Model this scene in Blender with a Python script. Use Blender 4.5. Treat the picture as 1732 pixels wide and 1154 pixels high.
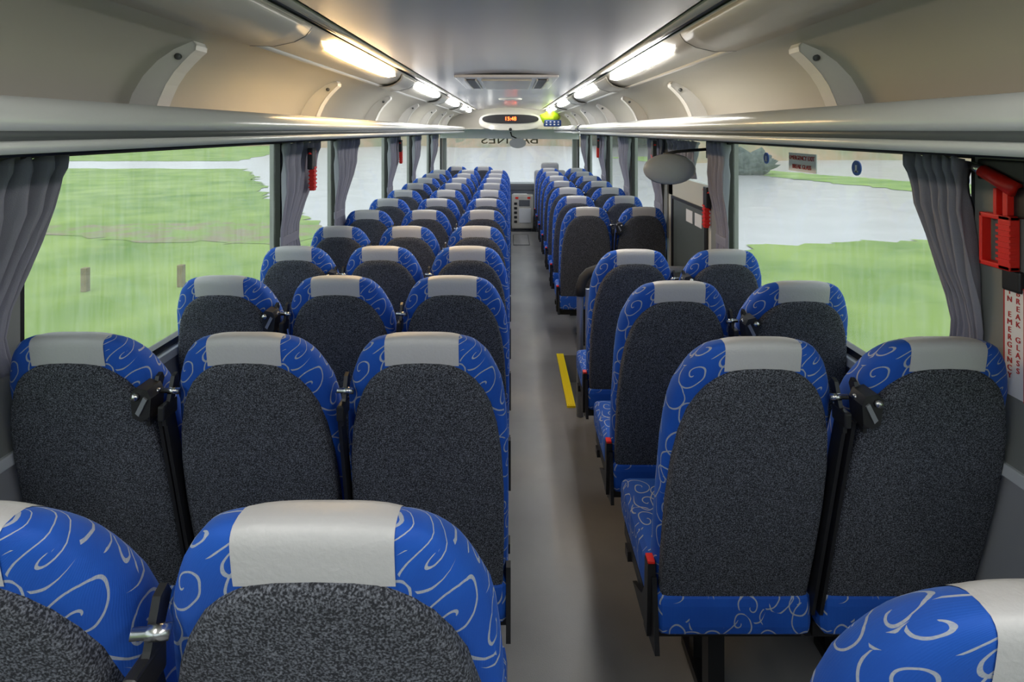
import bpy, bmesh, math, random
from mathutils import Vector, Matrix
random.seed(4)
for o in list(bpy.data.objects): bpy.data.objects.remove(o)
SC = bpy.context.scene; COL = SC.collection
PI = math.pi
# ---------------- camera, sky, exposure ----------------
CZ = 1.66                                   # eye height above the main floor
cam = bpy.data.objects.new('camera', bpy.data.cameras.new('camera')); COL.objects.link(cam)
cam.location = (0, 0, CZ); cam.rotation_euler = (PI/2, 0, 0)
cam.data.sensor_width = 36; cam.data.lens = 980/1732*36
cam.data.shift_x = 0.0009; cam.data.shift_y = -357/1732
cam.data.clip_start = 0.02; cam.data.clip_end = 2000
SC.camera = cam
W = bpy.data.worlds.new('overcast'); SC.world = W; W.use_nodes = True
bg = W.node_tree.nodes['Background']; bg.inputs[0].default_value = (0.86, 0.93, 1.0, 1); bg.inputs[1].default_value = 0.92
sun = bpy.data.objects.new('soft_sun', bpy.data.lights.new('soft_sun', 'SUN')); COL.objects.link(sun)
sun.data.energy = 0.75; sun.data.angle = math.radians(60); sun.rotation_euler = (math.radians(40), 0, math.radians(-35))
SC.view_settings.view_transform = 'Standard'; SC.view_settings.look = 'None'
SC.view_settings.gamma = 1; SC.view_settings.use_curve_mapping = False
SC.view_settings.exposure = 0.72
LAMP_E = 22.0
# ---------------- materials ----------------
M = {}
def mat(name, col, rough=.5, metal=0., bump=None, var=None, emit=None, spec=.5):
    m = bpy.data.materials.new(name); m.use_nodes = True; nt = m.node_tree; N = nt.nodes; L = nt.links
    b = N['Principled BSDF']; b.inputs['Base Color'].default_value = (*col, 1); b.inputs['Roughness'].default_value = rough
    b.inputs['Metallic'].default_value = metal; b.inputs['Specular IOR Level'].default_value = spec
    if emit: b.inputs['Emission Color'].default_value = (*emit[0], 1); b.inputs['Emission Strength'].default_value = emit[1]
    tc = N.new('ShaderNodeTexCoord')
    if var:      # (scale, second colour, low, high)
        nz = N.new('ShaderNodeTexNoise'); nz.inputs['Scale'].default_value = var[0]; nz.inputs['Detail'].default_value = 5
        L.new(tc.outputs['Object'], nz.inputs['Vector'])
        r = N.new('ShaderNodeValToRGB'); r.color_ramp.elements[0].position = var[2]; r.color_ramp.elements[1].position = var[3]
        r.color_ramp.elements[0].color = (*col, 1); r.color_ramp.elements[1].color = (*var[1], 1)
        L.new(nz.outputs['Fac'], r.inputs['Fac']); L.new(r.outputs['Color'], b.inputs['Base Color'])
    if bump:     # (scale, strength)
        nb = N.new('ShaderNodeTexNoise'); nb.inputs['Scale'].default_value = bump[0]; nb.inputs['Detail'].default_value = 4
        L.new(tc.outputs['Object'], nb.inputs['Vector'])
        bp = N.new('ShaderNodeBump'); bp.inputs['Strength'].default_value = bump[1]; bp.inputs['Distance'].default_value = .002
        L.new(nb.outputs['Fac'], bp.inputs['Height']); L.new(bp.outputs['Normal'], b.inputs['Normal'])
    M[name] = m; return m
mat('vinyl', (.50,.50,.51), .45, bump=(160,.35))
mat('carpet', (.012,.014,.02), .95, bump=(700,.8), var=(360,(.25,.27,.32),.43,.78))
mat('black', (.012,.012,.014), .4)
mat('rubber', (.015,.015,.015), .7)
mat('steel', (.6,.6,.6), .25, 1)
mat('floor', (.20,.20,.205), .32, var=(3,(.25,.25,.25),.35,.65), bump=(300,.15))
mat('panel', (.52,.51,.47), .42)
mat('duct', (.50,.49,.44), .32)
mat('ceiling', (.50,.50,.52), .25, bump=(5,.1))
mat('rack', (.66,.68,.68), .25, .15)
mat('rackdark', (.10,.11,.12), .35)
mat('moulding', (.62,.60,.52), .4)
mat('wall', (.33,.34,.36), .6)
mat('pillar', (.22,.23,.22), .55)
mat('cream', (.62,.61,.54), .5)
mat('doorgrey', (.10,.12,.12), .4)
mat('sill', (.62,.65,.68), .35)
mat('curtain', (.26,.26,.31), .85, bump=(400,.4))
mat('tie', (.25,.25,.30), .85)
mat('red', (.75,.02,.012), .35)
mat('yellow', (.95,.75,.0), .5)
mat('white', (.8,.8,.8), .5)
mat('podwhite', (.66,.64,.58), .45)
mat('mirrorback', (.34,.36,.37), .35)
mat('mirror', (.5,.55,.6), .05, 1)
mat('rail', (.33,.35,.38), .3, .6)
mat('bluesign', (.02,.10,.45), .4)
mat('redtext', (.5,.03,.03), .5)
mat('khaki', (.16,.13,.07), .6)
mat('led', (.8,.05,.01), .5, emit=((1,.10,.01), 14))
mat('ledyellow', (.8,.2,.01), .5, emit=((1,.06,.01), 9))
mat('spot', (1,1,1), .5, emit=((1,1,.95), 12))
mat('lampwhite', (1,1,1), .4, emit=((1,.97,.93), LAMP_E))
mat('lampwarm', (1,.9,.7), .4, emit=((1,.66,.30), LAMP_E*1.25))
mat('hivis', (.55,.80,.02), .7)
mat('navy', (.01,.05,.22), .6)
mat('grass', (.115,.215,.025), .9, var=(.6,(.26,.36,.075),.3,.68))
mat('gravel', (.36,.345,.352), .22, var=(.7,(.43,.41,.42),.3,.7), bump=(6,.12), spec=.9)
mat('soil', (.24,.20,.12), .9, var=(1.6,(.19,.29,.05),.38,.58))
mat('hill', (.34,.23,.14), .9, var=(.3,(.17,.18,.10),.4,.65))
mat('timber', (.16,.12,.06), .9, var=(9,(.26,.2,.1),.3,.7))
def fabric():
    m = bpy.data.materials.new('fabric'); m.use_nodes = True; nt = m.node_tree; N = nt.nodes; L = nt.links
    b = N['Principled BSDF']; b.inputs['Roughness'].default_value = .75
    b.inputs['Sheen Weight'].default_value = .10; b.inputs['Sheen Tint'].default_value = (.35,.6,1,1); b.inputs['Sheen Roughness'].default_value = .4
    tc = N.new('ShaderNodeTexCoord')
    def math_(op, a, c=None):
        n = N.new('ShaderNodeMath'); n.operation = op
        for i, v in enumerate((a, c)):
            if v is None: continue
            if isinstance(v, (int, float)): n.inputs[i].default_value = v
            else: L.new(v, n.inputs[i])
        return n.outputs[0]
    nz = N.new('ShaderNodeTexNoise'); nz.inputs['Scale'].default_value = 12; nz.inputs['Detail'].default_value = 1
    L.new(tc.outputs['UV'], nz.inputs['Vector'])
    mixv = N.new('ShaderNodeVectorMath'); mixv.operation = 'MULTIPLY_ADD'
    L.new(nz.outputs['Color'], mixv.inputs[0]); mixv.inputs[1].default_value = (.03,.03,0); L.new(tc.outputs['UV'], mixv.inputs[2])
    masks = []
    for scale, off, turns, rmin, rmax in ((13, 0, 3.0, .03, .50), (8.5, 3.7, 1.6, .16, .70)):
        sv = N.new('ShaderNodeVectorMath'); sv.operation = 'MULTIPLY_ADD'; L.new(mixv.outputs[0], sv.inputs[0])
        sv.inputs[1].default_value = (scale, scale*.8, 0); sv.inputs[2].default_value = (off, off*1.7, 0)
        vo = N.new('ShaderNodeTexVoronoi'); vo.voronoi_dimensions = '2D'; vo.inputs['Scale'].default_value = 1; vo.inputs['Randomness'].default_value = .75
        L.new(sv.outputs[0], vo.inputs['Vector'])
        d = N.new('ShaderNodeVectorMath'); d.operation = 'SUBTRACT'; L.new(sv.outputs[0], d.inputs[0]); L.new(vo.outputs['Position'], d.inputs[1])
        sp = N.new('ShaderNodeSeparateXYZ'); L.new(d.outputs[0], sp.inputs[0])
        cs = N.new('ShaderNodeSeparateXYZ'); L.new(vo.outputs['Color'], cs.inputs[0])
        ang = math_('DIVIDE', math_('ARCTAN2', sp.outputs[1], sp.outputs[0]), 2*PI)
        hand = math_('SUBTRACT', math_('MULTIPLY', math_('GREATER_THAN', cs.outputs[1], .5), 2), 1)
        ang = math_('MULTIPLY', ang, hand)
        rad = vo.outputs['Distance']
        ph = math_('FRACT', math_('ADD', math_('ADD', math_('MULTIPLY', rad, turns), ang), cs.outputs[0]))
        ds = math_('DIVIDE', math_('ABSOLUTE', math_('SUBTRACT', ph, .5)), turns)
        line = math_('LESS_THAN', ds, .0015*scale)
        line = math_('MULTIPLY', line, math_('LESS_THAN', rad, rmax)); line = math_('MULTIPLY', line, math_('GREATER_THAN', rad, rmin))
        masks.append(line)
    mask = math_('MAXIMUM', masks[0], masks[1])
    fine = N.new('ShaderNodeTexNoise'); fine.inputs['Scale'].default_value = 420; L.new(tc.outputs['UV'], fine.inputs['Vector'])
    mask = math_('MULTIPLY', mask, math_('ADD', .45, math_('MULTIPLY', fine.outputs['Fac'], .6)))
    big = N.new('ShaderNodeTexNoise'); big.inputs['Scale'].default_value = 9; L.new(tc.outputs['UV'], big.inputs['Vector'])
    base = N.new('ShaderNodeMix'); base.data_type = 'RGBA'; L.new(big.outputs['Fac'], base.inputs[0])
    base.inputs[6].default_value = (.001,.050,.34,1); base.inputs[7].default_value = (.004,.105,.55,1)
    mx = N.new('ShaderNodeMix'); mx.data_type = 'RGBA'; L.new(mask, mx.inputs[0]); L.new(base.outputs[2], mx.inputs[6]); mx.inputs[7].default_value = (.46,.48,.46,1)
    L.new(mx.outputs[2], b.inputs['Base Color'])
    wv = N.new('ShaderNodeTexWave'); wv.inputs['Scale'].default_value = 110; wv.bands_direction = 'X'; L.new(tc.outputs['UV'], wv.inputs['Vector'])
    bp = N.new('ShaderNodeBump'); bp.inputs['Strength'].default_value = .12; bp.inputs['Distance'].default_value = .001
    L.new(wv.outputs['Fac'], bp.inputs['Height']); L.new(bp.outputs['Normal'], b.inputs['Normal'])
    M['fabric'] = m
fabric()
def glass():
    m = bpy.data.materials.new('glass'); m.use_nodes = True; N = m.node_tree.nodes; L = m.node_tree.links
    N.remove(N['Principled BSDF']); out = N['Material Output']
    tr = N.new('ShaderNodeBsdfTransparent'); tr.inputs[0].default_value = (.93,.96,.95,1)
    fog = N.new('ShaderNodeBsdfTranslucent'); fog.inputs[0].default_value = (.9,.92,.93,1)
    gl = N.new('ShaderNodeBsdfGlossy'); gl.inputs['Roughness'].default_value = .03
    tc = N.new('ShaderNodeTexCoord'); mp = N.new('ShaderNodeMapping'); mp.inputs['Scale'].default_value = (26, 26, 2.2)
    L.new(tc.outputs['Object'], mp.inputs[0]); nz = N.new('ShaderNodeTexNoise'); nz.inputs['Scale'].default_value = 3; nz.inputs['Detail'].default_value = 6
    L.new(mp.outputs[0], nz.inputs['Vector'])
    mr = N.new('ShaderNodeMapRange'); mr.inputs[1].default_value = .35; mr.inputs[2].default_value = .8; mr.inputs[3].default_value = .02; mr.inputs[4].default_value = .16
    L.new(nz.outputs['Fac'], mr.inputs[0])
    m1 = N.new('ShaderNodeMixShader'); L.new(mr.outputs[0], m1.inputs[0]); L.new(tr.outputs[0], m1.inputs[1]); L.new(fog.outputs[0], m1.inputs[2])
    m2 = N.new('ShaderNodeMixShader'); m2.inputs[0].default_value = .05; L.new(m1.outputs[0], m2.inputs[1]); L.new(gl.outputs[0], m2.inputs[2])
    L.new(m2.outputs[0], out.inputs[0]); M['glass'] = m
glass()
# ---------------- helpers ----------------
def mesh(name, vs, fs, smooth=False, uvs=None):
    me = bpy.data.meshes.new(name); me.from_pydata([tuple(v) for v in vs], [], fs)
    if uvs:
        ul = me.uv_layers.new(name='UVMap')
        for p in me.polygons:
            us = [uvs[v] for v in p.vertices]
            for k, li in enumerate(p.loop_indices): ul.data[li].uv = us[k]
    if smooth: me.polygons.foreach_set('use_smooth', [True]*len(me.polygons))
    me.update(); return me
def link(name, me, m, parent=None, loc=(0,0,0), rot=None):
    if me is not None and m and not me.materials: me.materials.append(M[m])
    o = bpy.data.objects.new(name, me); COL.objects.link(o); o.location = loc
    if rot: o.rotation_euler = rot
    if parent: o.parent = parent
    return o
def tag(o, label=None, cat=None, group=None, kind=None):
    if label: o['label'] = label
    if cat: o['category'] = cat
    if group: o['group'] = group
    if kind: o['kind'] = kind
    return o
def boxes(name, lst, bev=0.):
    """lst of (x0,x1,y0,y1,z0,z1) joined in one mesh"""
    bm = bmesh.new()
    for x0,x1,y0,y1,z0,z1 in lst:
        mt = Matrix.Translation(((x0+x1)/2,(y0+y1)/2,(z0+z1)/2)) @ Matrix.Diagonal((x1-x0,y1-y0,z1-z0,1))
        bmesh.ops.create_cube(bm, size=1, matrix=mt)
    if bev: bmesh.ops.bevel(bm, geom=bm.edges[:], offset=bev, segments=3, affect='EDGES', profile=.6)
    # box-projected uvs so that woven patterns show on every side
    ul = bm.loops.layers.uv.new('UVMap'); bm.normal_update()
    for f in bm.faces:
        n = f.normal; ax = max(range(3), key=lambda i: abs(n[i]))
        for l in f.loops:
            c = l.vert.co; l[ul].uv = ((c.y, c.z), (c.x, c.z), (c.x, c.y))[ax]
        f.smooth = bool(bev) and False
    me = bpy.data.meshes.new(name); bm.to_mesh(me); bm.free(); return me
def tube(name, pts, r, seg=10):
    vs, fs = [], []; n = len(pts)
    for i, p in enumerate(pts):
        p = Vector(p); a = Vector(pts[max(i-1,0)]); b = Vector(pts[min(i+1,n-1)]); t = (b-a).normalized()
        u = t.orthogonal().normalized() if i == 0 else (u - t*u.dot(t)).normalized()
        w = t.cross(u)
        rr = r[i] if isinstance(r, (list, tuple)) else r
        for k in range(seg): vs.append(p + rr*(math.cos(2*PI*k/seg)*u + math.sin(2*PI*k/seg)*w))
    for i in range(n-1):
        for k in range(seg):
            fs.append((i*seg+k, i*seg+(k+1)%seg, (i+1)*seg+(k+1)%seg, (i+1)*seg+k))
    fs.append(tuple(range(seg-1,-1,-1))); fs.append(tuple((n-1)*seg+k for k in range(seg)))
    return mesh(name, vs, fs, True)
def extrude(name, pts, y0, y1, closed=False, smooth=True):
    n = len(pts); vs = [(x,y0,z) for x,z in pts] + [(x,y1,z) for x,z in pts]; fs = []
    for i in range(n if closed else n-1):
        j = (i+1) % n; fs.append((i, j, n+j, n+i))
    if closed: fs += [tuple(range(n-1,-1,-1)), tuple(range(n, 2*n))]
    me = mesh(name, vs, fs, smooth)
    if closed and smooth:
        me.polygons[-1].use_smooth = False; me.polygons[-2].use_smooth = False
    return me
def plate(name, outline, axis, t0, t1):
    """closed 2-D outline extruded along an axis from t0 to t1"""
    f = {'x': lambda a,b,t: (t,a,b), 'y': lambda a,b,t: (a,t,b), 'z': lambda a,b,t: (a,b,t)}[axis]
    n = len(outline); vs = [f(a,b,t0) for a,b in outline] + [f(a,b,t1) for a,b in outline]
    fs = [tuple(range(n-1,-1,-1)), tuple(range(n,2*n))] + [(i,(i+1)%n,n+(i+1)%n,n+i) for i in range(n)]
    me = mesh(name, vs, fs); bm = bmesh.new(); bm.from_mesh(me); bmesh.ops.recalc_face_normals(bm, faces=bm.faces[:]); bm.to_mesh(me); bm.free(); return me
def text_mesh(body, size):
    c = bpy.data.curves.new('lettering', 'FONT'); c.body = body; c.size = size; c.align_x = 'CENTER'; c.align_y = 'CENTER'; c.extrude = .0008
    o = bpy.data.objects.new('tmp', c); COL.objects.link(o); bpy.context.view_layer.update()
    me = bpy.data.meshes.new_from_object(o.evaluated_get(bpy.context.evaluated_depsgraph_get()))
    bpy.data.objects.remove(o); me.materials.clear(); return me
def interp(tab, s):
    for (a, va), (b, vb) in zip(tab, tab[1:]):
        if s <= b: return va + (vb-va)*(s-a)/(b-a)
    return tab[-1][1]
def rows(n): return ['first','second','third','fourth','fifth','sixth','seventh','eighth','ninth','tenth','eleventh','twelfth','thirteenth'][n]
# ---------------- the shell of the coach ----------------
XL, XR, CX = -1.215, 1.165, -0.03
YB, YF = -1.3, 10.3
def fz(y): return interp([(-9,.2),(-.6,.2),(.6,.145),(1.3,.093),(2.0,.052),(2.7,.018),(3.3,0),(99,0)], y)
ys = [YB, -.7, 2.4, 3.45, 4.25, 9.5]
# floor: ramp at the rear, stair opening by the mid door
def floor_quad(x0,x1,y0,y1):
    return [(x0,y0,fz(y0)),(x1,y0,fz(y0)),(x1,y1,fz(y1)),(x0,y1,fz(y1))]
vs, fs = [], []
for q in (*[floor_quad(XL,XR,a,b) for a,b in zip((YB,-.6,.6,1.3,2.0,2.7,3.3),(-.6,.6,1.3,2.0,2.7,3.3,3.5))], floor_quad(XL,.37,3.5,4.27), floor_quad(XL,XR,4.27,9.45)):
    i = len(vs); vs += q; fs.append((i,i+1,i+2,i+3))
tag(link('floor', mesh('floor', vs, fs), 'floor'), kind='structure')
tag(link('stairwell', boxes('stairwell', [(.37,XR,3.5,4.27,-.62,-.6),(.37,.38,3.5,4.27,-.6,-.002),(.37,XR,3.49,3.5,-.6,-.002),(.37,XR,4.27,4.28,-.6,-.002),(.38,.62,3.5,4.27,-.6,-.2),(.62,.88,3.5,4.27,-.6,-.4)]), 'floor'), kind='structure')
tag(link('floor_cab', boxes('floor_cab', [(XL,XR,9.45,YF,-.3,-.28),(XL,XR,9.44,9.45,-.3,-.002)]), 'rackdark'), kind='structure')
h = tag(link('floor_hatch', boxes('floor_hatch', [(.04,.26,8.35,9.15,.001,.006)]), 'floor'), 'square access hatch set in the aisle floor near the driver', 'hatch')
link('hatch_rim', boxes('hatch_rim', [(.03,.04,8.34,9.16,.001,.007),(.26,.27,8.34,9.16,.001,.007),(.04,.26,8.34,8.35,.001,.007),(.04,.26,9.15,9.16,.001,.007)]), 'black', h)
WB, WT = .89, 1.61                           # window bottom and top
tag(link('wall_left', boxes('wall_left', [(XL-.06,XL,YB,YF,-.4,WB-.03),(XL-.06,XL,YB,YF,WT+.03,2.2)]), 'wall'), kind='structure')
tag(link('wall_right', boxes('wall_right', [(XR,XR+.06,YB,3.3,-.4,WB-.03),(XR,XR+.06,4.32,YF,-.4,WB-.03),(XR,XR+.06,YB,YF,WT+.03,2.2)]), 'wall'), kind='structure')
tag(link('wall_back', boxes('wall_back', [(XL,XR,YB-.06,YB,-.4,.95),(XL,XR,YB-.06,YB,1.75,2.2),(XL,-1.0,YB-.06,YB,.95,1.75),(.95,XR,YB-.06,YB,.95,1.75)]), 'wall'), kind='structure')
tag(link('window_13', boxes('window_13', [(-1.0,.95,YB-.04,YB-.03,.95,1.75)]), 'glass'), kind='structure')
tag(link('roof', boxes('roof', [(XL-.06,XR+.06,YB-.06,YF+.1,2.2,2.24)]), 'wall'), kind='structure')
# ceiling and the duct / luggage-bin lining, one profile swept along the coach
cp = [(CX-.52+1.04*i/16, 2.03 - .035*((i-8)/8)**2) for i in range(17)]
tag(link('ceiling', extrude('ceiling', cp, YB, 9.75), 'ceiling'), kind='structure')
duct = [(.60,1.995),(.607,1.985),(.615,1.97),(.64,1.95),(.69,1.932),(.75,1.926)]
bins = [(.75,1.926),(.80,1.919),(.85,1.905),(.90,1.883),(.945,1.852),(.985,1.81),(1.015,1.76),(1.035,1.70),(1.045,1.645)]
DUCT = duct
def at_side(s, pts): return [(CX+s*a, z) for a, z in pts]
for s, nm in ((-1,'left'),(1,'right')):
    tag(link('wall_bin_'+nm, extrude('bin', at_side(s,bins), YB, 9.6), 'panel'), kind='structure')
    tag(link('wall_duct_'+nm, extrude('duct', at_side(s,duct), YB, 9.6), 'duct'), kind='structure')
    tag(link('trim_%d'%(1 if s<0 else 2), extrude('trim', at_side(s,[(.535,2.000),(.54,1.993),(.555,1.990),(.57,1.992),(.575,2.000),(.56,2.012)]), YB, 9.6, True), 'moulding'), kind='structure')
    tag(link('trim_%d'%(3 if s<0 else 4), extrude('trim', at_side(s,[(.575,2.0),(.60,2.0),(.62,2.02),(.575,2.02)]), YB, 9.6, True), 'rackdark'), kind='structure')
    tag(link('trim_%d'%(5 if s<0 else 6), extrude('trim', at_side(s,[(.742,1.927),(.75,1.919),(.760,1.918),(.768,1.922),(.755,1.93)]), YB, 9.5, True), 'white'), kind='structure')
# luggage racks: shelf, padded tube and lower lip
def rack(s, y0, y1, label):
    r = tag(bpy.data.objects.new('luggage_rack', None), label, 'luggage rack'); COL.objects.link(r); r.location = (0,y0,1.63)
    def part(n, pts, m, yy0=y0, yy1=y1):
        o = link(n, extrude(n, at_side(s,pts), yy0-y0, yy1-y0, True), m, r); o.location = (0,0,-1.63); return o
    tb = []
    for k in range(22):
        a = 2*PI*k/22; tb.append((.745+.030*math.cos(a)+ .012*math.sin(a), 1.686+.028*math.sin(a)))
    part('tube', tb, 'rack')
    part('groove', [(.730,1.662),(.78,1.662),(.78,1.642),(.730,1.642)], 'rackdark')
    part('lip', [(.722,1.641),(.73,1.643),(.80,1.642),(.95,1.630),(1.13,1.625),(1.13,1.616),(.95,1.618),(.74,1.622),(.724,1.628)], 'rack')
    part('shelf', [(.775,1.665),(1.125,1.650),(1.125,1.642),(.775,1.657)], 'panel')
    part('curtain_rail', [(1.10,1.615),(1.128,1.615),(1.128,1.598),(1.10,1.598)], 'black')
    return r
rack(-1, YB+.01, 9.4, 'silver luggage rack running along the left side above the windows')
rr = rack(1, YB+.01, 5.9, 'silver luggage rack above the right windows, ending in a dark cap')
e = link('end_cap', tube('end_cap', [(CX+.745,5.9,1.682),(CX+.745,6.05,1.682),(CX+.755,6.35,1.672),(CX+.775,6.6,1.66)], [.034,.034,.026,.006], 14), 'rackdark', rr); e.location = (0,-(YB+.01),-1.63)
rack(1, 6.62, 9.4, 'bright short luggage rack above the front right windows')
b = tag(link('shelf_liner', boxes('shelf_liner', [(CX+.79,CX+.83,4.0,5.9,1.667,1.705)], .004), 'rackdark'), 'long dark liner lying on the right luggage rack shelf', 'liner')
# fin-shaped rack brackets
def bracket(s, y, i):
    r = tag(bpy.data.objects.new('rack_bracket', None), '%s rack bracket from the camera on the %s luggage bin, pale curved fin' % (rows(i), 'left' if s<0 else 'right'), 'bracket', 'rack brackets'); COL.objects.link(r)
    r.location = (CX+s*.9, y, 1.66)
    inner = [(.955,1.672),(.948,1.71),(.936,1.745),(.918,1.785),(.895,1.82),(.872,1.846),(.850,1.868),(.836,1.880)]
    outer = [(.834,1.893),(.842,1.905),(.855,1.906),(.902,1.884),(.947,1.853),(.987,1.811),(1.017,1.761),(1.037,1.70),(1.044,1.672)]
    ol = inner + outer; n = len(ol); vs = []
    for yy, sc in ((-.022,.0),(-.030,.012),(.030,.012),(.022,.0)):
        for k, (a, z) in enumerate(ol):
            ins = .0 if sc else .006
            a2 = a + (ins if k < len(inner) else 0)
            vs.append((s*(a2-.9), yy, z-1.66))
    fs = [tuple(range(n)), tuple(range(4*n-1,3*n-1,-1))]
    for j in range(3):
        for k in range(n): fs.append((j*n+k, j*n+(k+1)%n, (j+1)*n+(k+1)%n, (j+1)*n+k))
    me = mesh('fin', vs, fs); bm = bmesh.new(); bm.from_mesh(me); bmesh.ops.recalc_face_normals(bm, faces=bm.faces[:]); bm.to_mesh(me); bm.free()
    link('fin', me, 'white', r)
    for a, z in ((.872,1.862),(.955,1.70)):
        link('screw_cap', tube('screw_cap', [(s*(a-.9)+s*.012,-.034,z-1.66),(s*(a-.9)+s*.012,-.026,z-1.66)], .009, 10), 'rackdark', r)
for i, y in enumerate((1.62,2.92,4.18,5.42,6.7,7.75,8.7)):
    bracket(-1, y, i); bracket(1, y+.03, i)
# lamps in the ducts and the covers between them
def lamp(s, y0, y1, m, label):
    p = at_side(s, [(.602,1.990),(.607,1.983),(.615,1.969),(.626,1.959),(.64,1.949),(.652,1.944)]); vs, fs = [], []; n = 14
    for i in range(n+1):
        t = i/n*2-1; half = (1-abs(t)**3.2)**.5
        for k in range(6):
            c = 2.5; kk = c + (k-c)*half; j = min(int(kk),4); f = kk-j
            x = p[j][0]+(p[j+1][0]-p[j][0])*f; z = p[j][1]+(p[j+1][1]-p[j][1])*f
            bul = .014*(1-((k-c)/c)**2)*half + .002
            vs.append((x - s*bul*.8, y0+(y1-y0)*(t+1)/2, z-bul*.7))
    for i in range(n):
        for k in range(5): fs.append((i*6+k,i*6+k+1,(i+1)*6+k+1,(i+1)*6+k))
    o = tag(link('ceiling_lamp', mesh('ceiling_lamp', vs, fs, True), m), label, 'lamp', 'long duct lamps'); return o
for i, (y0,y1) in enumerate(((2.0,3.25),(3.9,5.25),(5.85,7.2),(7.6,8.4),(8.65,9.35))):
    lamp(-1, y0, y1, 'lampwarm' if i == 0 else 'lampwhite', 'warm glowing oval lamp nearest the camera in the left duct' if i==0 else '%s oval white lamp from the camera in the left duct' % rows(i))
    lamp(1, y0+.1, y1+.2 if i==0 else y1+.1, 'lampwhite', '%s oval white lamp from the camera in the right duct' % rows(i))
lamp(-1, -.9, .4, 'lampwhite', 'oval white lamp in the left duct behind the camera'); lamp(1, -.9, .4, 'lampwhite', 'oval white lamp in the right duct behind the camera')
def cover(s, y0, y1, label):
    p = at_side(s, [(.60,1.985),(.604,1.973),(.613,1.956),(.64,1.935),(.69,1.918),(.748,1.915)]); vs, fs = [], []; n = 10
    for i in range(n+1):
        for k, (x,z) in enumerate(p):
            yy = y0+(y1-y0)*i/n
            if i == n: yy -= .0 + .10*(k/5)**2
            if i == 0: yy += .10*(k/5)**2
            vs.append((x,yy,z))
    for i in range(n):
        for k in range(5): fs.append((i*6+k,i*6+k+1,(i+1)*6+k+1,(i+1)*6+k))
    o = tag(link('duct_cover', mesh('duct_cover', vs, fs, True), 'duct'), label, 'cover', 'duct covers')
    md = o.modifiers.new('thick', 'SOLIDIFY'); md.thickness = .008; md.offset = 0
    link('seam', tube('seam', [(x - s*.001, y1-.10*(k/5)**2+.003, z-.001) for k,(x,z) in enumerate(p)], .004, 6), 'rackdark', o)
for i, (y0,y1) in enumerate(((.5,1.82),(3.36,3.82),(5.32,5.8),(7.25,7.55))):
    cover(-1, y0, y1, 'bulging duct cover in the left duct, %s from the camera' % rows(i)); cover(1, y0+.12, y1+.12, 'bulging duct cover in the right duct, %s from the camera' % rows(i))
# roof hatch and round vent
h = tag(bpy.data.objects.new('roof_hatch', None), 'grey roof hatch with two dark slots in the ceiling', 'hatch'); COL.objects.link(h); h.location = (CX,4.3,2.0)
link('hatch_frame', boxes('hatch_frame', [(-.34,.34,-.55,.5,0,.02)], .008), 'ceiling', h)
link('hatch_panel', boxes('hatch_panel', [(-.17,.17,-.42,.38,-.012,.0)], .004), 'duct', h)
for s in (-1,1):
    link('vent_slot', boxes('vent_slot', [(s*.24-.03,s*.24+.03,-.42,.38,-.006,.0)]), 'black', h)
    link('slot_rim', boxes('slot_rim', [(s*.24-.04,s*.24-.03,-.44,.4,-.012,0),(s*.24+.03,s*.24+.04,-.44,.4,-.012,0)]), 'duct', h)
r = tag(link('round_vent', tube('round_vent', [(CX+.02,6.8,2.03),(CX+.02,6.8,2.012),(CX+.02,6.8,2.008)], [.14,.13,.09], 24), 'duct'), 'shallow round vent in the ceiling behind the roof hatch', 'vent')
# ---------------- windows, pillars, sills ----------------
def window(n, x, y0, y1, s):
    w = tag(link('window_%d'%n, boxes('pane', [(x+s*.025-.003,x+s*.025+.003,y0,y1,WB,WT)]), 'glass'), kind='structure')
    g = .022
    link('gasket', boxes('gasket', [(x-.004,x+.03,y0,y0+g,WB,WT),(x-.004,x+.03,y1-g,y1,WB,WT),(x-.004,x+.03,y0+g,y1-g,WT-g,WT),(x-.004,x+.03,y0+g,y1-g,WB,WB+g)] if s>0 else
         [(x-.03,x+.004,y0,y0+g,WB,WT),(x-.03,x+.004,y1-g,y1,WB,WT),(x-.03,x+.004,y0+g,y1-g,WT-g,WT),(x-.03,x+.004,y0+g,y1-g,WB,WB+g)]), 'black', w)
LW = [(-1.2,1.22),(1.42,3.06),(3.14,4.02),(4.1,5.7),(5.78,7.08),(7.16,8.75),(8.85,10.15)]
RW = [(-1.2,1.2),(1.44,3.12),(4.42,5.6),(5.7,7.0),(7.1,8.75),(8.85,10.15)]
n = 1
for y0,y1 in LW: window(n, XL, y0, y1, -1); n += 1
for y0,y1 in RW[:5]: window(n, XR, y0, y1, 1); n += 1
window(14, XR, *RW[5], 1)
def pillars(nm, x, s, gaps):
    tag(link(nm, boxes('pillars', [(min(x-s*.012,x+s*.06),max(x-s*.012,x+s*.06),a,b,WB-.03,WT+.03) for a,b in gaps]), 'pillar'), kind='structure')
for i,(a,b) in enumerate(zip(LW,LW[1:])): pillars('wall_pillar_left_%d'%(i+1), XL, -1, [(a[1],b[0])])
pillars('wall_pillar_right_1', XR, 1, [(1.2,1.44)]); pillars('wall_pillar_right_2', XR, 1, [(3.12,3.34)]); pillars('wall_pillar_right_3', XR, 1, [(4.28,4.42)])
for i,(a,b) in enumerate(zip(RW[2:],RW[3:])): pillars('wall_pillar_right_%d'%(i+4), XR, 1, [(a[1],b[0])])
tag(link('trim_7', boxes('sill', [(XL-.06,XL+.022,YB,10.2,WB-.035,WB-.004)], .004), 'sill'), kind='structure')
tag(link('trim_8', boxes('sill', [(XR-.022,XR+.06,YB,3.3,WB-.035,WB-.004),(XR-.022,XR+.06,4.32,10.2,WB-.035,WB-.004)], .004), 'sill'), kind='structure')
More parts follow.
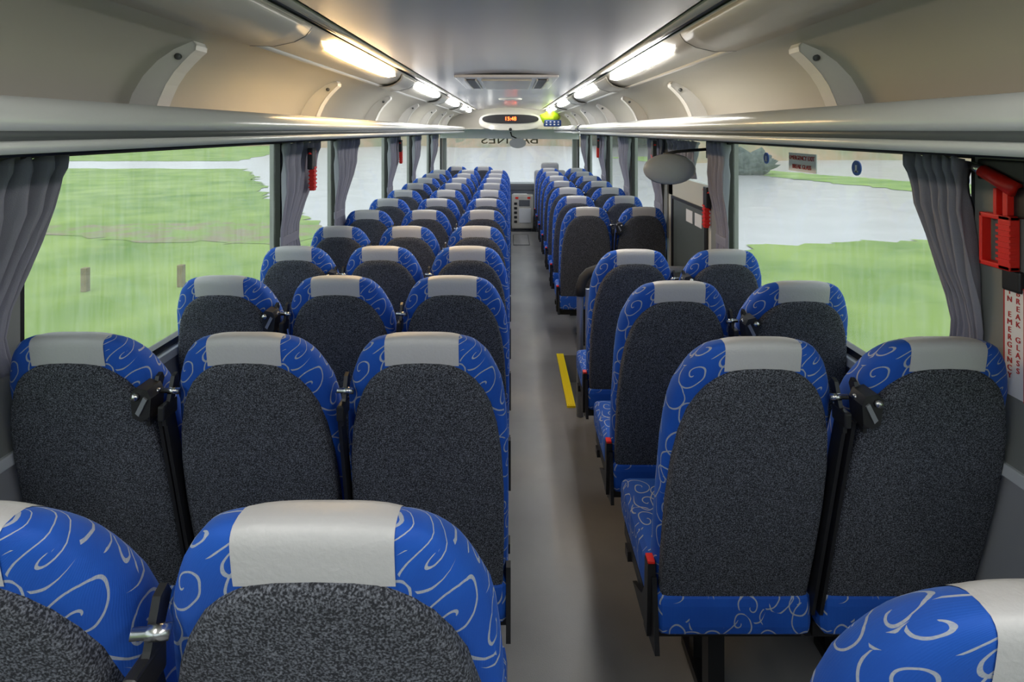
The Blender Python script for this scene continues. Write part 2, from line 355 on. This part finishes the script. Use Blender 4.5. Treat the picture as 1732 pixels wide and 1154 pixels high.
# mid door on the right
d = tag(link('door_1', boxes('door', [(XR+.0,XR+.05,3.34,4.28,-.6,.1),(XR,XR+.05,3.34,4.28,1.19,1.33),(XR,XR+.05,3.34,3.42,.1,WT),(XR,XR+.05,4.18,4.28,.1,WT)], 0), 'cream'), kind='structure')
link('door_panel', boxes('door_panel', [(XR-.006,XR+.03,3.46,4.14,.1,1.17)], .006), 'doorgrey', d)
link('door_seal', boxes('door_seal', [(XR-.012,XR,3.42,3.46,.1,1.19),(XR-.012,XR,4.14,4.18,.1,1.19),(XR-.012,XR,3.46,4.14,1.17,1.19)]), 'black', d)
link('door_pane', boxes('door_pane', [(XR+.02,XR+.025,3.42,4.18,1.33,WT)]), 'glass', d)
for y in (3.52,3.70): link('door_notice', boxes('door_notice', [(XR-.0085,XR-.006,y,y+.13,1.06,1.14)]), 'white', d)
# mid-door grab rail and screen in front of the third right row
g = tag(bpy.data.objects.new('stair_screen', None), 'grey stairwell screen with a bent grab rail and black padded top', 'screen'); COL.objects.link(g); g.location = (.40,3.36,0)
link('screen_panel', boxes('screen_panel', [(.03,.72,-.01,.012,.12,.74)], .004), 'rail', g)
link('grab_rail', tube('grab_rail', [(.0,0,0),(.0,0,.7),(.012,0,.78),(.05,0,.83),(.12,0,.85),(.4,0,.85),(.74,0,.85)], .02, 12), 'rail', g)
link('rail_pad', tube('rail_pad', [(.0,0,.70),(.003,0,.75),(.02,0,.80),(.05,0,.832),(.10,0,.85),(.2,0,.85)], .029, 12), 'rubber', g)
y = tag(link('step_edge', plate('step_edge', [(.335,3.46),(.385,3.46),(.385,4.27),(.335,4.27)], 'z', .0005, .012), 'yellow'), 'yellow ribbed strip edging the stairwell beside the aisle', 'edge strip')
for k in range(3): link('rib', boxes('rib', [(.342+k*.014,.348+k*.014,3.47,4.26,.012,.015)]), 'yellow', y)
# oval mirror at the mid door
m_ = tag(bpy.data.objects.new('door_mirror', None), 'large grey oval mirror on an arm beside the mid door', 'mirror'); COL.objects.link(m_); m_.location = (.912,3.335,1.435)
vs, fs = [], []; 
for j in range(9):
    a = PI*j/8 - PI/2
    for k in range(28):
        b_ = 2*PI*k/28; vs.append((.152*math.cos(a)*math.cos(b_), .03*math.sin(a)*(1 if math.sin(a)<0 else .3), .09*math.cos(a)*math.sin(b_)))
for j in range(8):
    for k in range(28): fs.append((j*28+k, j*28+(k+1)%28, (j+1)*28+(k+1)%28, (j+1)*28+k))
link('mirror_shell', mesh('mirror_shell', vs, fs, True), 'mirrorback', m_)
link('mirror_arm', tube('mirror_arm', [(-.03,.02,.085),(.05,.02,.10),(.15,.02,.108),(.24,.02,.115)], .009, 8), 'black', m_)
link('arm_clamp', boxes('arm_clamp', [(.225,.25,-.01,.05,.06,.16)], .006), 'black', m_)
# ---------------- front of the coach ----------------
tag(link('window_12', boxes('windscreen', [(-1.15,1.09,10.3,10.306,.3,1.54)]), 'glass'), kind='structure')
tag(link('wall_front', boxes('front', [(XL,XR,10.28,10.36,-.4,.3),(XL,-1.15,10.2,10.36,.3,2.2),(1.09,XR,10.2,10.36,.3,2.2),(XL,XR,10.25,10.36,1.54,2.2)]), 'pillar'), kind='structure')
tag(link('wall_header', extrude('header', [(z,y) for z,y in [(0,0)]] and [(XL,1.70),(XL,1.52),(XR,1.50),(XR,1.70)], 9.95, 10.2, True, False), 'white'), kind='structure')
tag(link('trim_9', boxes('headshelf', [(XL,XR,9.4,10.2,1.675,1.69)]), 'duct'), kind='structure')
tag(link('ceiling_front', boxes('ceiling_front', [(XL,XR,9.7,9.72,1.69,2.2)]), 'podwhite'), kind='structure')
p = tag(bpy.data.objects.new('clock_pod', None), 'rounded cream pod over the windscreen with a dark display and red digits', 'display'); COL.objects.link(p); p.location = (-.01,9.25,1.80)
ol = [( .50*math.copysign(abs(math.cos(2*PI*k/36))**.7, math.cos(2*PI*k/36)), .145*math.copysign(abs(math.sin(2*PI*k/36))**.8, math.sin(2*PI*k/36))) for k in range(36)]
link('pod_body', plate('pod_body', ol, 'y', -.02, .45), 'podwhite', p)
link('display_window', plate('display_window', [(a*.90, b*.50+.035) for a,b in ol], 'y', -.032, -.018), 'black', p)
t = text_mesh('15:48', .085); link('clock_digits', t, 'ledyellow', p, (0,-.036,.038), (PI/2,0,0))
link('spot_lamp', tube('spot_lamp', [(-.30,-.03,-.105),(-.30,.0,-.105)], .022, 12), 'spot', p)
link('camera_dome', tube('camera_dome', [(.0,-.03,-.13),(.0,.03,-.13)], .026, 12), 'black', p)
q = tag(bpy.data.objects.new('interior_mirror', None), 'small oval interior mirror hanging before the windscreen', 'mirror'); COL.objects.link(q); q.location = (.11,9.7,1.44)
vs = [(.14*math.cos(2*PI*k/24), yy, .085*math.sin(2*PI*k/24)) for yy in (-.01,.02) for k in range(24)]
link('mirror_glass', mesh('mirror_glass', vs, [tuple(range(23,-1,-1)), tuple(range(24,48))]+[(k,(k+1)%24,24+(k+1)%24,24+k) for k in range(24)]), 'mirrorback', q)
link('mirror_stem', tube('mirror_stem', [(-.02,.0,.08),(-.10,.0,.12),(-.12,0,.19)], .012, 8), 'black', q)
l = tag(link('windscreen_lettering', text_mesh('BARNES', .20), 'khaki', None, (-.02,10.29,1.48), (PI/2,0,PI)), 'khaki capital letters on the windscreen, reversed from inside', 'lettering')
ck = tag(bpy.data.objects.new('dashboard', None), 'grey dashboard below the windscreen', 'dashboard'); COL.objects.link(ck); ck.location = (0,9.9,.35)
link('dash_top', boxes('dash_top', [(XL+.01,XR-.01,-.1,.28,.28,.40)], .03), 'rackdark', ck); link('dash_front', boxes('dash_front', [(XL+.01,XR-.01,-.02,.28,-.62,.28)]), 'rail', ck)
c = tag(bpy.data.objects.new('ticket_console', None), 'pale grey ticket console with a column of black buttons at the aisle end', 'console'); COL.objects.link(c); c.location = (.19,9.6,-.28)
link('console_body', boxes('console_body', [(-.18,.18,0,.2,.30,.86)], .02), 'duct', c); link('console_foot', boxes('console_foot', [(-.14,.14,.03,.18,0,.30)]), 'rackdark', c)
link('console_screen', boxes('console_screen', [(-.06,.12,-.006,.002,.68,.78)]), 'rackdark', c); link('console_drawer', boxes('console_drawer', [(-.06,.14,-.008,.002,.40,.64)], .003), 'sill', c)
for k in range(5): link('button', boxes('button', [(-.14,-.09,-.006,.002,.40+k*.075,.44+k*.075)]), 'black', c)
for k,x in enumerate((-.12,.08)): link('indicator', boxes('indicator', [(x,x+.05,-.006,.002,.80,.83)]), 'red', c)
tag(link('paper_sheet', plate('paper_sheet', [(.02,9.62),(.28,9.60),(.26,9.78),(.04,9.8)], 'z', .585, .589), 'white'), 'white paper lying on top of the ticket console', 'paper')
l.scale.x = 1.45
# driver's seat
ds = tag(bpy.data.objects.new('driver_seat', None), 'dark grey driver seat with rounded headrest at the front right', 'seat'); COL.objects.link(ds); ds.location = (.62,9.22,0)
link('backrest', boxes('backrest', [(-.25,.25,0,.1,.30,1.02)], .05), 'wall', ds); link('headrest', boxes('headrest', [(-.14,.14,-.01,.09,.97,1.14)], .05), 'wall', ds)
link('cushion', boxes('cushion', [(-.25,.25,.06,.5,.22,.36)], .04), 'wall', ds); link('pedestal', boxes('pedestal', [(-.15,.15,.02,.2,0,.22)]), 'black', ds)
v = tag(bpy.data.objects.new('hi_vis_bag', None), 'lime hi-vis vest bundled over a navy checked bag on the right front rack', 'vest'); COL.objects.link(v); v.location = (.60,9.0,1.714)
bm = bmesh.new(); bmesh.ops.create_uvsphere(bm, u_segments=20, v_segments=12, radius=1)
for w_ in bm.verts:
    k = 1+.14*math.sin(7*w_.co.x+3*w_.co.z)+.1*math.sin(9*w_.co.y); w_.co = Vector((w_.co.x*.15*k, w_.co.y*.12, .13+w_.co.z*.10*k))
me = bpy.data.meshes.new('vest'); bm.to_mesh(me); bm.free(); link('vest', me, 'hivis', v)
link('bag', boxes('bag', [(-.09,.17,-.14,.1,.0,.10)], .02), 'navy', v)
for k in range(4):
    for j in range(2): link('check', boxes('check', [(-.07+k*.06,-.045+k*.06,-.143,-.139,.02+j*.04,.04+j*.04)]), 'white', v)
# ---------------- passenger seats ----------------
A = math.radians(15); ZT = 1.098; TH = .105
HW = [(0,.0),(.0015,.06),(.004,.088),(.010,.106),(.02,.121),(.04,.138),(.06,.150),(.09,.163),(.14,.180),(.2,.190),(.3,.196),(.5,.197),(.66,.195),(.76,.188),(.80,.17),(.82,.15)]
def rear(s): return .022*(1-math.sqrt(max(0,1-(1-min(s/.022,1))**2)))
def front(s): return .022+(TH-.022)*math.sqrt(max(0,1-(1-min(s/.14,1))**2))
def pos(x, s, t): return (x, s*math.sin(A)*min(1,.35+s/.25)+t*math.cos(A), ZT - s*math.cos(A)+t*math.sin(A)*min(1,s/.22))
SE = 3.2
def back_mesh():
    ss = [.0004,.002,.006,.012,.02,.032,.045,.06,.08,.105,.14,.18,.23,.3,.38,.46,.54,.62,.7,.76,.79,.81,.82]; K = 36; vs, uv, fs = [], [], []
    for s in ss:
        hw = interp(HW, s); th = (front(s)-rear(s))/2; tc_ = (front(s)+rear(s))/2; arc = 0; last = None
        for k in range(K+1):
            a = 2*PI*k/K + PI/2
            x = hw*math.copysign(abs(math.cos(a))**(2/SE), math.cos(a)); t = tc_ + th*math.copysign(abs(math.sin(a))**(2/SE), math.sin(a))
            p = (x, t)
            if last: arc += math.dist(p, last)
            last = p; vs.append(pos(x,s,t)); uv.append((arc-.1 + (.2-hw)*1.2, s))
    n = K+1
    for i in range(len(ss)-1):
        for k in range(K): fs.append((i*n+k, (i+1)*n+k, (i+1)*n+k+1, i*n+k+1))
    fs.append(tuple(range(K-1,-1,-1)) ); fs.append(tuple((len(ss)-1)*n+k for k in range(K)))
    me = mesh('backrest', vs, fs, True, uv); bm = bmesh.new(); bm.from_mesh(me); bmesh.ops.recalc_face_normals(bm, faces=bm.faces[:]); bm.to_mesh(me); bm.free(); return me
def band_mesh():
    vs, fs = [], []; nx = 10; prof = [(.066,0),(.057,0),(.045,0),(.03,0),(.02,0),(.012,0),(.006,0),(.002,0),(0,.5),(.002,1),(.006,1),(.012,1),(.02,1),(.03,1),(.045,1),(.06,1),(.08,1),(.10,1)]
    for i in range(nx+1):
        x = -.084+.168*i/nx
        stop = 0.
        for a in range(200):
            if interp(HW, a*.0002) >= abs(x)*1.0001+.001: stop = a*.0002; break
        for s0, side in prof:
            s = stop + s0*(1-stop/.1) + (.004*(x/.084)**2 if (s0 > .065 and side == 0) else 0)
            hw = max(interp(HW, s), abs(x)+.0005); s1 = max(s,.0002); th = (front(s1)-rear(s1))/2; tc_ = (front(s1)+rear(s1))/2
            w = (max(0,1-(abs(x)/hw)**SE))**(1/SE)
            t = tc_ + (th*w+.0012+.0013*(1-(x/.084)**4))*(-1 if side == 0 else 1) if side != .5 else tc_
            ds_ = .0035*(1-(x/.084)**4) if s0 < .02 else 0
            vs.append(pos(x, s-ds_, t))
    n = len(prof)
    for i in range(nx):
        for k in range(n-1): fs.append((i*n+k, (i+1)*n+k, (i+1)*n+k+1, i*n+k+1))
    me = mesh('headrest_band', vs, fs, True); bm = bmesh.new(); bm.from_mesh(me); bmesh.ops.recalc_face_normals(bm, faces=bm.faces[:]); bm.to_mesh(me); bm.free(); return me
PW = [(.062,.0),(.0635,.04),(.068,.066),(.078,.085),(.09,.102),(.11,.121),(.14,.139),(.18,.155),(.24,.169),(.32,.179),(.44,.185),(.6,.185),(.72,.182),(.755,.175),(.785,.150),(.792,.12),(.793,.0)]
def panel_mesh():
    half = [(w,s) for s,w in PW]; ol = half + [(-w,s) for w,s in reversed(half[1:-1])]; n = len(ol); vs, fs = [], []
    cy = .43
    for sc, t in ((1,.02),(1,-.004),(.985,-.010),(.93,-.013),(.5,-.016)):
        for x, s in ol: vs.append(pos(x*sc, cy+(s-cy)*sc, t))
    for j in range(4):
        for k in range(n): fs.append((j*n+k, j*n+(k+1)%n, (j+1)*n+(k+1)%n, (j+1)*n+k))
    fs.append(tuple(4*n+k for k in range(n)))
    me = mesh('back_panel', vs, fs, True); bm = bmesh.new(); bm.from_mesh(me); bmesh.ops.recalc_face_normals(bm, faces=bm.faces[:]); bm.to_mesh(me); bm.free(); return me
SM = {'backrest': back_mesh(), 'headrest_band': band_mesh(), 'back_panel': panel_mesh(),
      'cushion': boxes('cushion', [(-.195,.195,.165,.66,.30,.415)], .032),
      'seat_frame': boxes('seat_frame', [(-.19,.19,.22,.6,.262,.30),(-.2,.2,.24,.28,.245,.275),(-.2,.2,.5,.54,.245,.275)]),
      'leg': boxes('leg', [(-.022,.022,.30,.35,-.02,.262),(-.03,.03,.26,.52,-.02,.008),(-.018,.018,.44,.48,.0,.262)])}
for s in (-1,1):
    X = s*.174
    SM['guide%d'%s] = plate('belt_guide', [( .045,ZT-.105),(.058,ZT-.10),(.066,ZT-.115),(.040,ZT-.165),(.030,ZT-.20),(.012,ZT-.205),(.010,ZT-.185),(.028,ZT-.15)], 'x', X+s*.004, X+s*.013)
    SM['slot%d'%s] = boxes('belt_slot', [(min(X+s*.002,X+s*.018),max(X+s*.002,X+s*.018),.0,.055,ZT-.19,ZT-.155)], .005)
    SM['bolt%d'%s] = tube('bolt', [(X-s*.012,.036,ZT-.135),(X+s*.010,.03,ZT-.132),(X+s*.010,.03,ZT-.132),(X+s*.024,.026,ZT-.13)], [.008,.008,.006,.006], 8)
    SM['strap%d'%s] = plate('belt_strap', [(.03,ZT-.19),(.065,ZT-.19),(.22,ZT-.74),(.17,ZT-.74)], 'x', s*.190, s*.1985)
    SM['anchor%d'%s] = plate('belt_anchor', [(s*.152,ZT-.125),(s*.165,ZT-.110),(s*.190,ZT-.116),(s*.199,ZT-.135),(s*.196,ZT-.175),(s*.178,ZT-.188),(s*.158,ZT-.178)], 'y', -.006, .045)
    SM['bar%d'%s] = plate('anchor_bar', [(s*.166,ZT-.166),(s*.174,ZT-.173),(s*.192,ZT-.136),(s*.184,ZT-.130)], 'y', -.010, -.005)
    SM['anchorbolt%d'%s] = tube('bolt', [(s*.165,-.005,ZT-.130),(s*.165,-.015,ZT-.129)], [.010,.008], 8)
    SM['stalk%d'%s] = plate('buckle_stalk', [(.20,.28),(.235,.28),(.222,.47),(.188,.47)], 'x', s*.192, s*.212)
    SM['button%d'%s] = boxes('buckle_button', [(min(s*.193,s*.211),max(s*.193,s*.211),.190,.220,.470,.478)], .002)
    SM['side%d'%s] = plate('side_bracket', [(.155,.27),(.30,.25),(.42,.25),(.30,.31),(.21,.44),(.185,.44)], 'x', s*.190, s*.202)
SMAT = {'backrest':'fabric','headrest_band':'vinyl','back_panel':'carpet','cushion':'fabric','seat_frame':'black','leg':'black'}
for k, me in SM.items():
    key = k.rstrip('-1'); me.materials.append(M[SMAT.get(k) or {'guide':'black','slot':'black','bolt':'steel','strap':'black','stalk':'black','button':'red','side':'black','anchor':'black','bar':'rail','anchorbolt':'steel'}[key]])
    if key == 'guide': me.polygons.foreach_set('use_smooth', [False]*len(me.polygons))
def seat(x, y, label, guides=(), aisle=0, legs=True, dz=0., rz=0, window=0):
    r = tag(bpy.data.objects.new('coach_seat', None), label, 'seat', 'coach seats'); COL.objects.link(r); r.location = (x, y, fz(y)+dz); r.rotation_euler = (0,0,rz)
    for k in ('backrest','headrest_band','back_panel','cushion','seat_frame') + (('leg',) if legs else ()): link(k, SM[k], None, r)
    for s in guides:
        g_ = link('belt_guide', SM['guide%d'%s], None, r); link('bolt', SM['bolt%d'%s], None, g_); link('belt_slot', SM['slot%d'%s], None, g_)
        link('belt_strap', SM['strap%d'%s], None, r)
    if window:
        a_ = link('belt_anchor', SM['anchor%d'%window], None, r); link('anchor_bar', SM['bar%d'%window], None, a_); link('bolt', SM['anchorbolt%d'%window], None, a_)
    if aisle < 0:
        b_ = link('buckle_stalk', SM['stalk%d'%aisle], None, r); link('buckle_button', SM['button%d'%aisle], None, b_)
    if aisle:
        link('side_bracket', SM['side%d'%aisle], None, r)
    return r
K = 'blue swirl seat with grey headband, '
for n in range(12):
    y = .585 + (.68*n if n == 0 else .722+.684*(n-1))
    rw = rows(n)
    seat(-.607, y, K+'middle of left block, %s row from camera' % rw, (-1,), dz=.014 if n==0 else 0)
    seat(-.203, y, K+'aisle side of left block, %s row from camera' % rw, (-1,), 1, dz=.014 if n==0 else 0)
    if n: seat(-1.008, y, K+'left window side, %s row from camera' % rw, (1,), window=1)
seat(-.84, 8.95, K+'outer of the front left pair', (1,)); seat(-.43, 8.95, K+'inner of the front left pair', (-1,))
RY = [.49,1.27,1.90,2.58]+[4.2+.72*i for i in range(7)]
for n, y in enumerate(RY):
    rw = rows(n)
    seat(.50 if n==0 else .556, y, K+'aisle side of right block, %s row from camera' % rw, (1,), -1, dz=-.004 if n==0 else 0)
    if n: seat(.965, y, K+'right window side, %s row from camera' % rw, (-1,), window=-1)
# ---------------- curtains ----------------
def curtain(s, y0, y1, yw0, yw1, zt, zb, label, folds=6, tie=True):
    x = (XL+.04) if s < 0 else (XR-.04)
    r = tag(bpy.data.objects.new('curtain', None), label, 'curtain', 'window curtains'); COL.objects.link(r); r.location = (x,(y0+y1)/2,zb)
    yc = (y0+y1)/2; n = folds*10; rowsz = [0,.02,.05,.09,.13,.17,.25,.4,.55,.7,.82,.9,.96,1]; vs, fs = [], []
    ztie = .80
    for j, f in enumerate(rowsz):
        k = min(1, f/ztie); k = k*k*(3-2*k); k = k if f < ztie else max(.75, 1-(f-ztie)*1.2)
        a = y0+(yw0-y0)*k; b = y1+(yw1-y1)*k
        for i in range(n+1):
            u = i/n
            am = (.030 if f < .1 else .027-.010*k) ; ph = .35*math.sin(f*5+i*.07)
            dx = am*math.sin(2*PI*folds*u+ph) + .007*math.sin(2*PI*folds*2.3*u+f*4)
            if .09 <= f <= .17: dx *= .75
            zw = zt-(zt-zb)*f; k2 = max(0, min(1, (1.32-zw)/.18))
            vs.append((s*(-dx*(1-.72*k2)+.018*k2), a+(b-a)*u-yc + .004*math.sin(9*u+f*8), (zt-zb)*(1-f) + (.008*math.sin(2*PI*folds*u) if f == 0 else 0)))
    w = n+1
    for j in range(len(rowsz)-1):
        for i in range(n): fs.append((j*w+i, j*w+i+1, (j+1)*w+i+1, (j+1)*w+i))
    o = link('drape', mesh('drape', vs, fs, True), 'curtain', r); md = o.modifiers.new('thick','SOLIDIFY'); md.thickness = .003
    if tie:
        zz = (zt-zb)*(1-ztie)
        link('tieback', boxes('tieback', [(s*.018-.010,s*.018+.009,yw0-yc+.01,yw1-yc-.005,zz-.025,zz+.025)], .006), 'tie', r)
    return r
curtain(-1, 1.16, 1.53, 1.14, 1.36, 1.588, 1.08, 'grey pleated curtain at the near left edge of the picture', 7, False)
curtain(-1, 2.98, 3.52, 3.0, 3.24, 1.588, .95, 'grey curtain with a red hammer before it at the second left pillar', 6)
curtain(-1, 3.88, 4.42, 3.92, 4.14, 1.588, .95, 'grey curtain at the third left pillar beyond the hammer', 6)
curtain(-1, 5.58, 6.1, 5.6, 5.82, 1.588, .95, 'grey curtain at the fourth left pillar with a small red hammer', 5)
curtain(-1, 6.98, 7.5, 7.0, 7.22, 1.588, .95, 'grey curtain at the fifth left pillar towards the front', 5)
curtain(-1, 8.6, 9.3, 8.62, 8.9, 1.588, .95, 'grey curtain nearest the windscreen on the left', 5)
curtain(1, 1.435, 1.63, 1.40, 1.49, 1.588, 1.08, 'grey pleated curtain beside the red hammer at the near right', 6, False)
curtain(1, .85, 1.24, .95, 1.2, 1.588, 1.08, 'grey curtain cut by the right edge of the picture', 5, False)
curtain(1, 3.02, 3.30, 3.05, 3.22, 1.588, .93, 'grey tied curtain between the near right window and the mid door', 5)
curtain(1, 3.5, 4.16, 3.55, 4.1, 1.588, 1.36, 'short grey curtain drawn over the mid door pane', 8, False)
curtain(1, 4.3, 4.75, 4.38, 4.6, 1.588, .95, 'grey curtain just beyond the mid door', 5)
curtain(1, 5.5, 6.05, 5.6, 5.85, 1.588, .95, 'grey curtain at the right pillar beyond the oval mirror', 5)
curtain(1, 6.9, 7.5, 7.0, 7.3, 1.588, .95, 'grey curtain further forward on the right with a red hammer', 5)
curtain(1, 8.6, 9.3, 8.7, 9.0, 1.588, .95, 'grey curtain nearest the windscreen on the right', 5)
# ---------------- emergency hammers, signs ----------------
def hammer(s, y, zt, label, off=.10):
    x = (XL+off) if s < 0 else (XR-off)
    r = tag(bpy.data.objects.new('emergency_hammer', None), label, 'hammer', 'emergency hammers'); COL.objects.link(r); r.location = (x,y,zt)
    link('holder', boxes('holder', [(-.015,.015,-.03,.03,-.12,0)], .006), 'black', r)
    link('handle', boxes('handle', [(-.014,.014,.0,.035,-.24,-.03)], .006), 'red', r)
    for k in range(6): link('grip_rib', boxes('grip_rib', [(-.017,.017,-.003,.038,-.225+k*.022,-.216+k*.022)]), 'red', r)
    link('head', tube('head', [(0,-.03,-.035),(0,.05,-.02)], .011, 8), 'red', r)
hammer(-1, 3.24, 1.56, 'red emergency hammer in a black holder before the second left curtain')
hammer(-1, 5.85, 1.56, 'red emergency hammer by the fourth left curtain')
hammer(1, 4.32, 1.58, 'red emergency hammer above the oval door mirror')
hammer(1, 3.36, 1.33, 'red emergency hammer low on the mid door post', .028)
hammer(1, 7.1, 1.56, 'red emergency hammer far forward on the right')
r = tag(bpy.data.objects.new('emergency_hammer', None), 'large red emergency hammer with open loop handle on the near right pillar', 'hammer', 'emergency hammers'); COL.objects.link(r); r.location = (XR-.03,1.35,1.34)
link('loop_handle', boxes('loop_handle', [(-.012,.012,-.045,-.012,0,.125),(-.012,.012,.033,.042,0,.125),(-.012,.012,-.045,.042,0,.012),(-.012,.012,-.045,.042,.113,.125)], .003), 'red', r)
for k in range(7): link('grip_rib', boxes('grip_rib', [(-.015,.0,-.047,-.010,.02+k*.013,.026+k*.013)]), 'red', r)
link('neck', boxes('neck', [(-.010,.010,-.035,-.022,.12,.20),(-.010,.010,-.005,.004,.12,.185)], .003), 'red', r)
link('head', tube('head', [(0,-.045,.185),(0,-.01,.200),(0,.045,.222)], [.018,.017,.015], 10), 'red', r)
link('steel_tip', tube('steel_tip', [(0,.045,.222),(0,.075,.233)], [.013,.011], 10), 'steel', r)
for bb in ((.006,.02,-.07,-.03,.12,.19),(.006,.02,-.06,.07,.20,.25),(.006,.02,-.05,.0,-.05,.0)): link('holder', boxes('holder', [bb], .006), 'black', r)
sg = tag(link('pillar_sign', boxes('pillar_sign', [(XR-.0165,XR-.0125,1.298,1.348,1.05,1.30)]), 'white'), 'narrow vertical white sign with red lettering on the near right pillar', 'sign')
for word, yy in (('IN EMERGENCY', 1.334), ('BREAK GLASS', 1.312)):
    for k, ch in enumerate(word):
        if ch != ' ': link('letter', text_mesh(ch, .018), 'redtext', sg, (XR-.0172, yy, 1.288-k*.0175), (PI/2,0,-PI/2))
link('sign_border', boxes('sign_border', [(XR-.0172,XR-.012,1.295,1.298,1.047,1.303),(XR-.0172,XR-.012,1.348,1.351,1.047,1.303),(XR-.0172,XR-.012,1.298,1.348,1.30,1.303)]), 'redtext', sg)
sg = tag(link('glass_sign', boxes('glass_sign', [(XR+.014,XR+.018,2.24,2.46,1.49,1.565)]), 'white'), 'emergency exit notice in red capitals stuck on the near right window', 'sign')
for k, wd in enumerate(('EMERGENCY EXIT','BREAK GLASS')): link('lettering', text_mesh(wd, .025), 'redtext', sg, (XR+.0125,2.35,1.545-k*.036), (PI/2,0,-PI/2))
for i, y in enumerate((1.52,1.98,2.68)):
    o = tag(link('round_sticker', plate('round_sticker', [(y+.026*math.cos(2*PI*k/24),1.53+.026*math.sin(2*PI*k/24)) for k in range(24)], 'x', XR+.014, XR+.018), 'bluesign'),
        'round blue sticker on the near right window, %s' % ('beside the pleated curtain','between the curtain and the exit notice','left of the exit notice')[i], 'sticker', 'round blue stickers')
    link('pictogram', boxes('pictogram', [(XR+.0132,XR+.014,y-.005,y+.005,1.515,1.54),(XR+.0132,XR+.014,y-.012,y+.012,1.515,1.521)]), 'white', o)
# ---------------- outside ----------------
GZ = -1.09
def ground(name, pts, z, m, label=None):
    if m != 'gravel':                       # ragged edges
        out = []
        for (x0,y0),(x1,y1) in zip(pts, pts[1:]+pts[:1]):
            n_ = max(1, min(60, int(math.dist((x0,y0),(x1,y1))/.35)))
            for k in range(n_):
                j = 0 if n_ < 3 else min(.35, .03*abs(y0)); out.append((x0+(x1-x0)*k/n_+random.uniform(-j,j), y0+(y1-y0)*k/n_+random.uniform(-j,j)))
        pts = out
    o = link(name, mesh(name, [(x,y,z) for x,y in pts], [tuple(range(len(pts)))]), m); tag(o, kind='structure'); return o
ground('ground_gravel', [(-300,-200),(300,-200),(300,400),(-300,400)], GZ, 'gravel')
ground('ground_lawn_left', [(-90,-40),(-1.7,-40),(-2.0,8),(-4.6,15),(-9.5,23),(-13,30),(-19,41),(-90,41)], GZ+.02, 'grass')
ground('ground_lawn_far', [(-140,51),(-24,51),(-40,120),(-140,120)], GZ+.02, 'grass')
ground('ground_lawn_right', [(1.7,-40),(80,-40),(80,13.5),(11,14.6),(5,13.4),(1.9,9)], GZ+.02, 'grass')
ground('ground_verge_right', [(15,34),(18.5,25),(60,16),(75,22),(22,29),(17,40)], GZ+.02, 'grass')
ground('ground_lawn_front', [(9.5,58),(14,60),(14,46),(13,46)], GZ+.02, 'grass')
ground('ground_bare_patch', [(-9,14.2),(-5.2,13.6),(-5.0,16),(-9,17.5),(-14,16)], GZ+.03, 'soil')
for nm, x0, x1, y0, hgt in (('left', -220, -30, 150, 12), ('front', -45, 12, 95, 12), ('right', 14, 190, 47, 11)):
    vs, fs = [], []; n = 40
    for i in range(n+1):
        x = x0+(x1-x0)*i/n; hh = hgt*(.75+.18*math.sin(i*.9)+.12*math.sin(i*2.3+1))
        vs += [(x,y0+6*math.sin(i*.4),GZ-.1),(x,y0+10,GZ+hh*.5),(x,y0+30,GZ+hh),(x,y0+60,GZ-.1)]
    for i in range(n):
        for k in range(3): fs.append((i*4+k,(i+1)*4+k,(i+1)*4+k+1,i*4+k+1))
    tag(link('ground_hill_'+nm, mesh('hill', vs, fs, True), 'hill'), kind='structure')
for i, (x,y,hh) in enumerate(((-7.2,9.8,.42),(-5.75,10.1,.40))):
    tag(link('timber_post', boxes('timber_post', [(x-.05,x+.05,y-.05,y+.05,GZ+.02,GZ+hh)], .01), 'timber'), 'short weathered post in the left lawn, %s' % ('nearer the curtain','nearer the seats')[i], 'post', 'lawn posts')

def bush(x, y, w, hgt, label):
    bm = bmesh.new(); bmesh.ops.create_icosphere(bm, subdivisions=4, radius=1)
    for v_ in bm.verts:
        c_ = v_.co; k = 1+.13*math.sin(9*c_.x+4*c_.z)+.10*math.sin(13*c_.y+7*c_.x)+.09*math.sin(17*c_.z+5*c_.y)
        v_.co = Vector((c_.x*w*k, c_.y*w*.6*k, max(0, .45+c_.z*.62)*hgt*k))
    me = bpy.data.meshes.new('bush'); bm.to_mesh(me); bm.free(); me.polygons.foreach_set('use_smooth', [True]*len(me.polygons)); tag(link('bush', me, 'bush', None, (x,y,GZ)), label, 'bush', 'bushes outside')
mat('bush', (.035,.05,.05), .9, var=(3,(.10,.12,.11),.35,.65))
bush(14.5, 36, 1.7, 1.3, 'dark low bush beyond the gravel through the near right window')
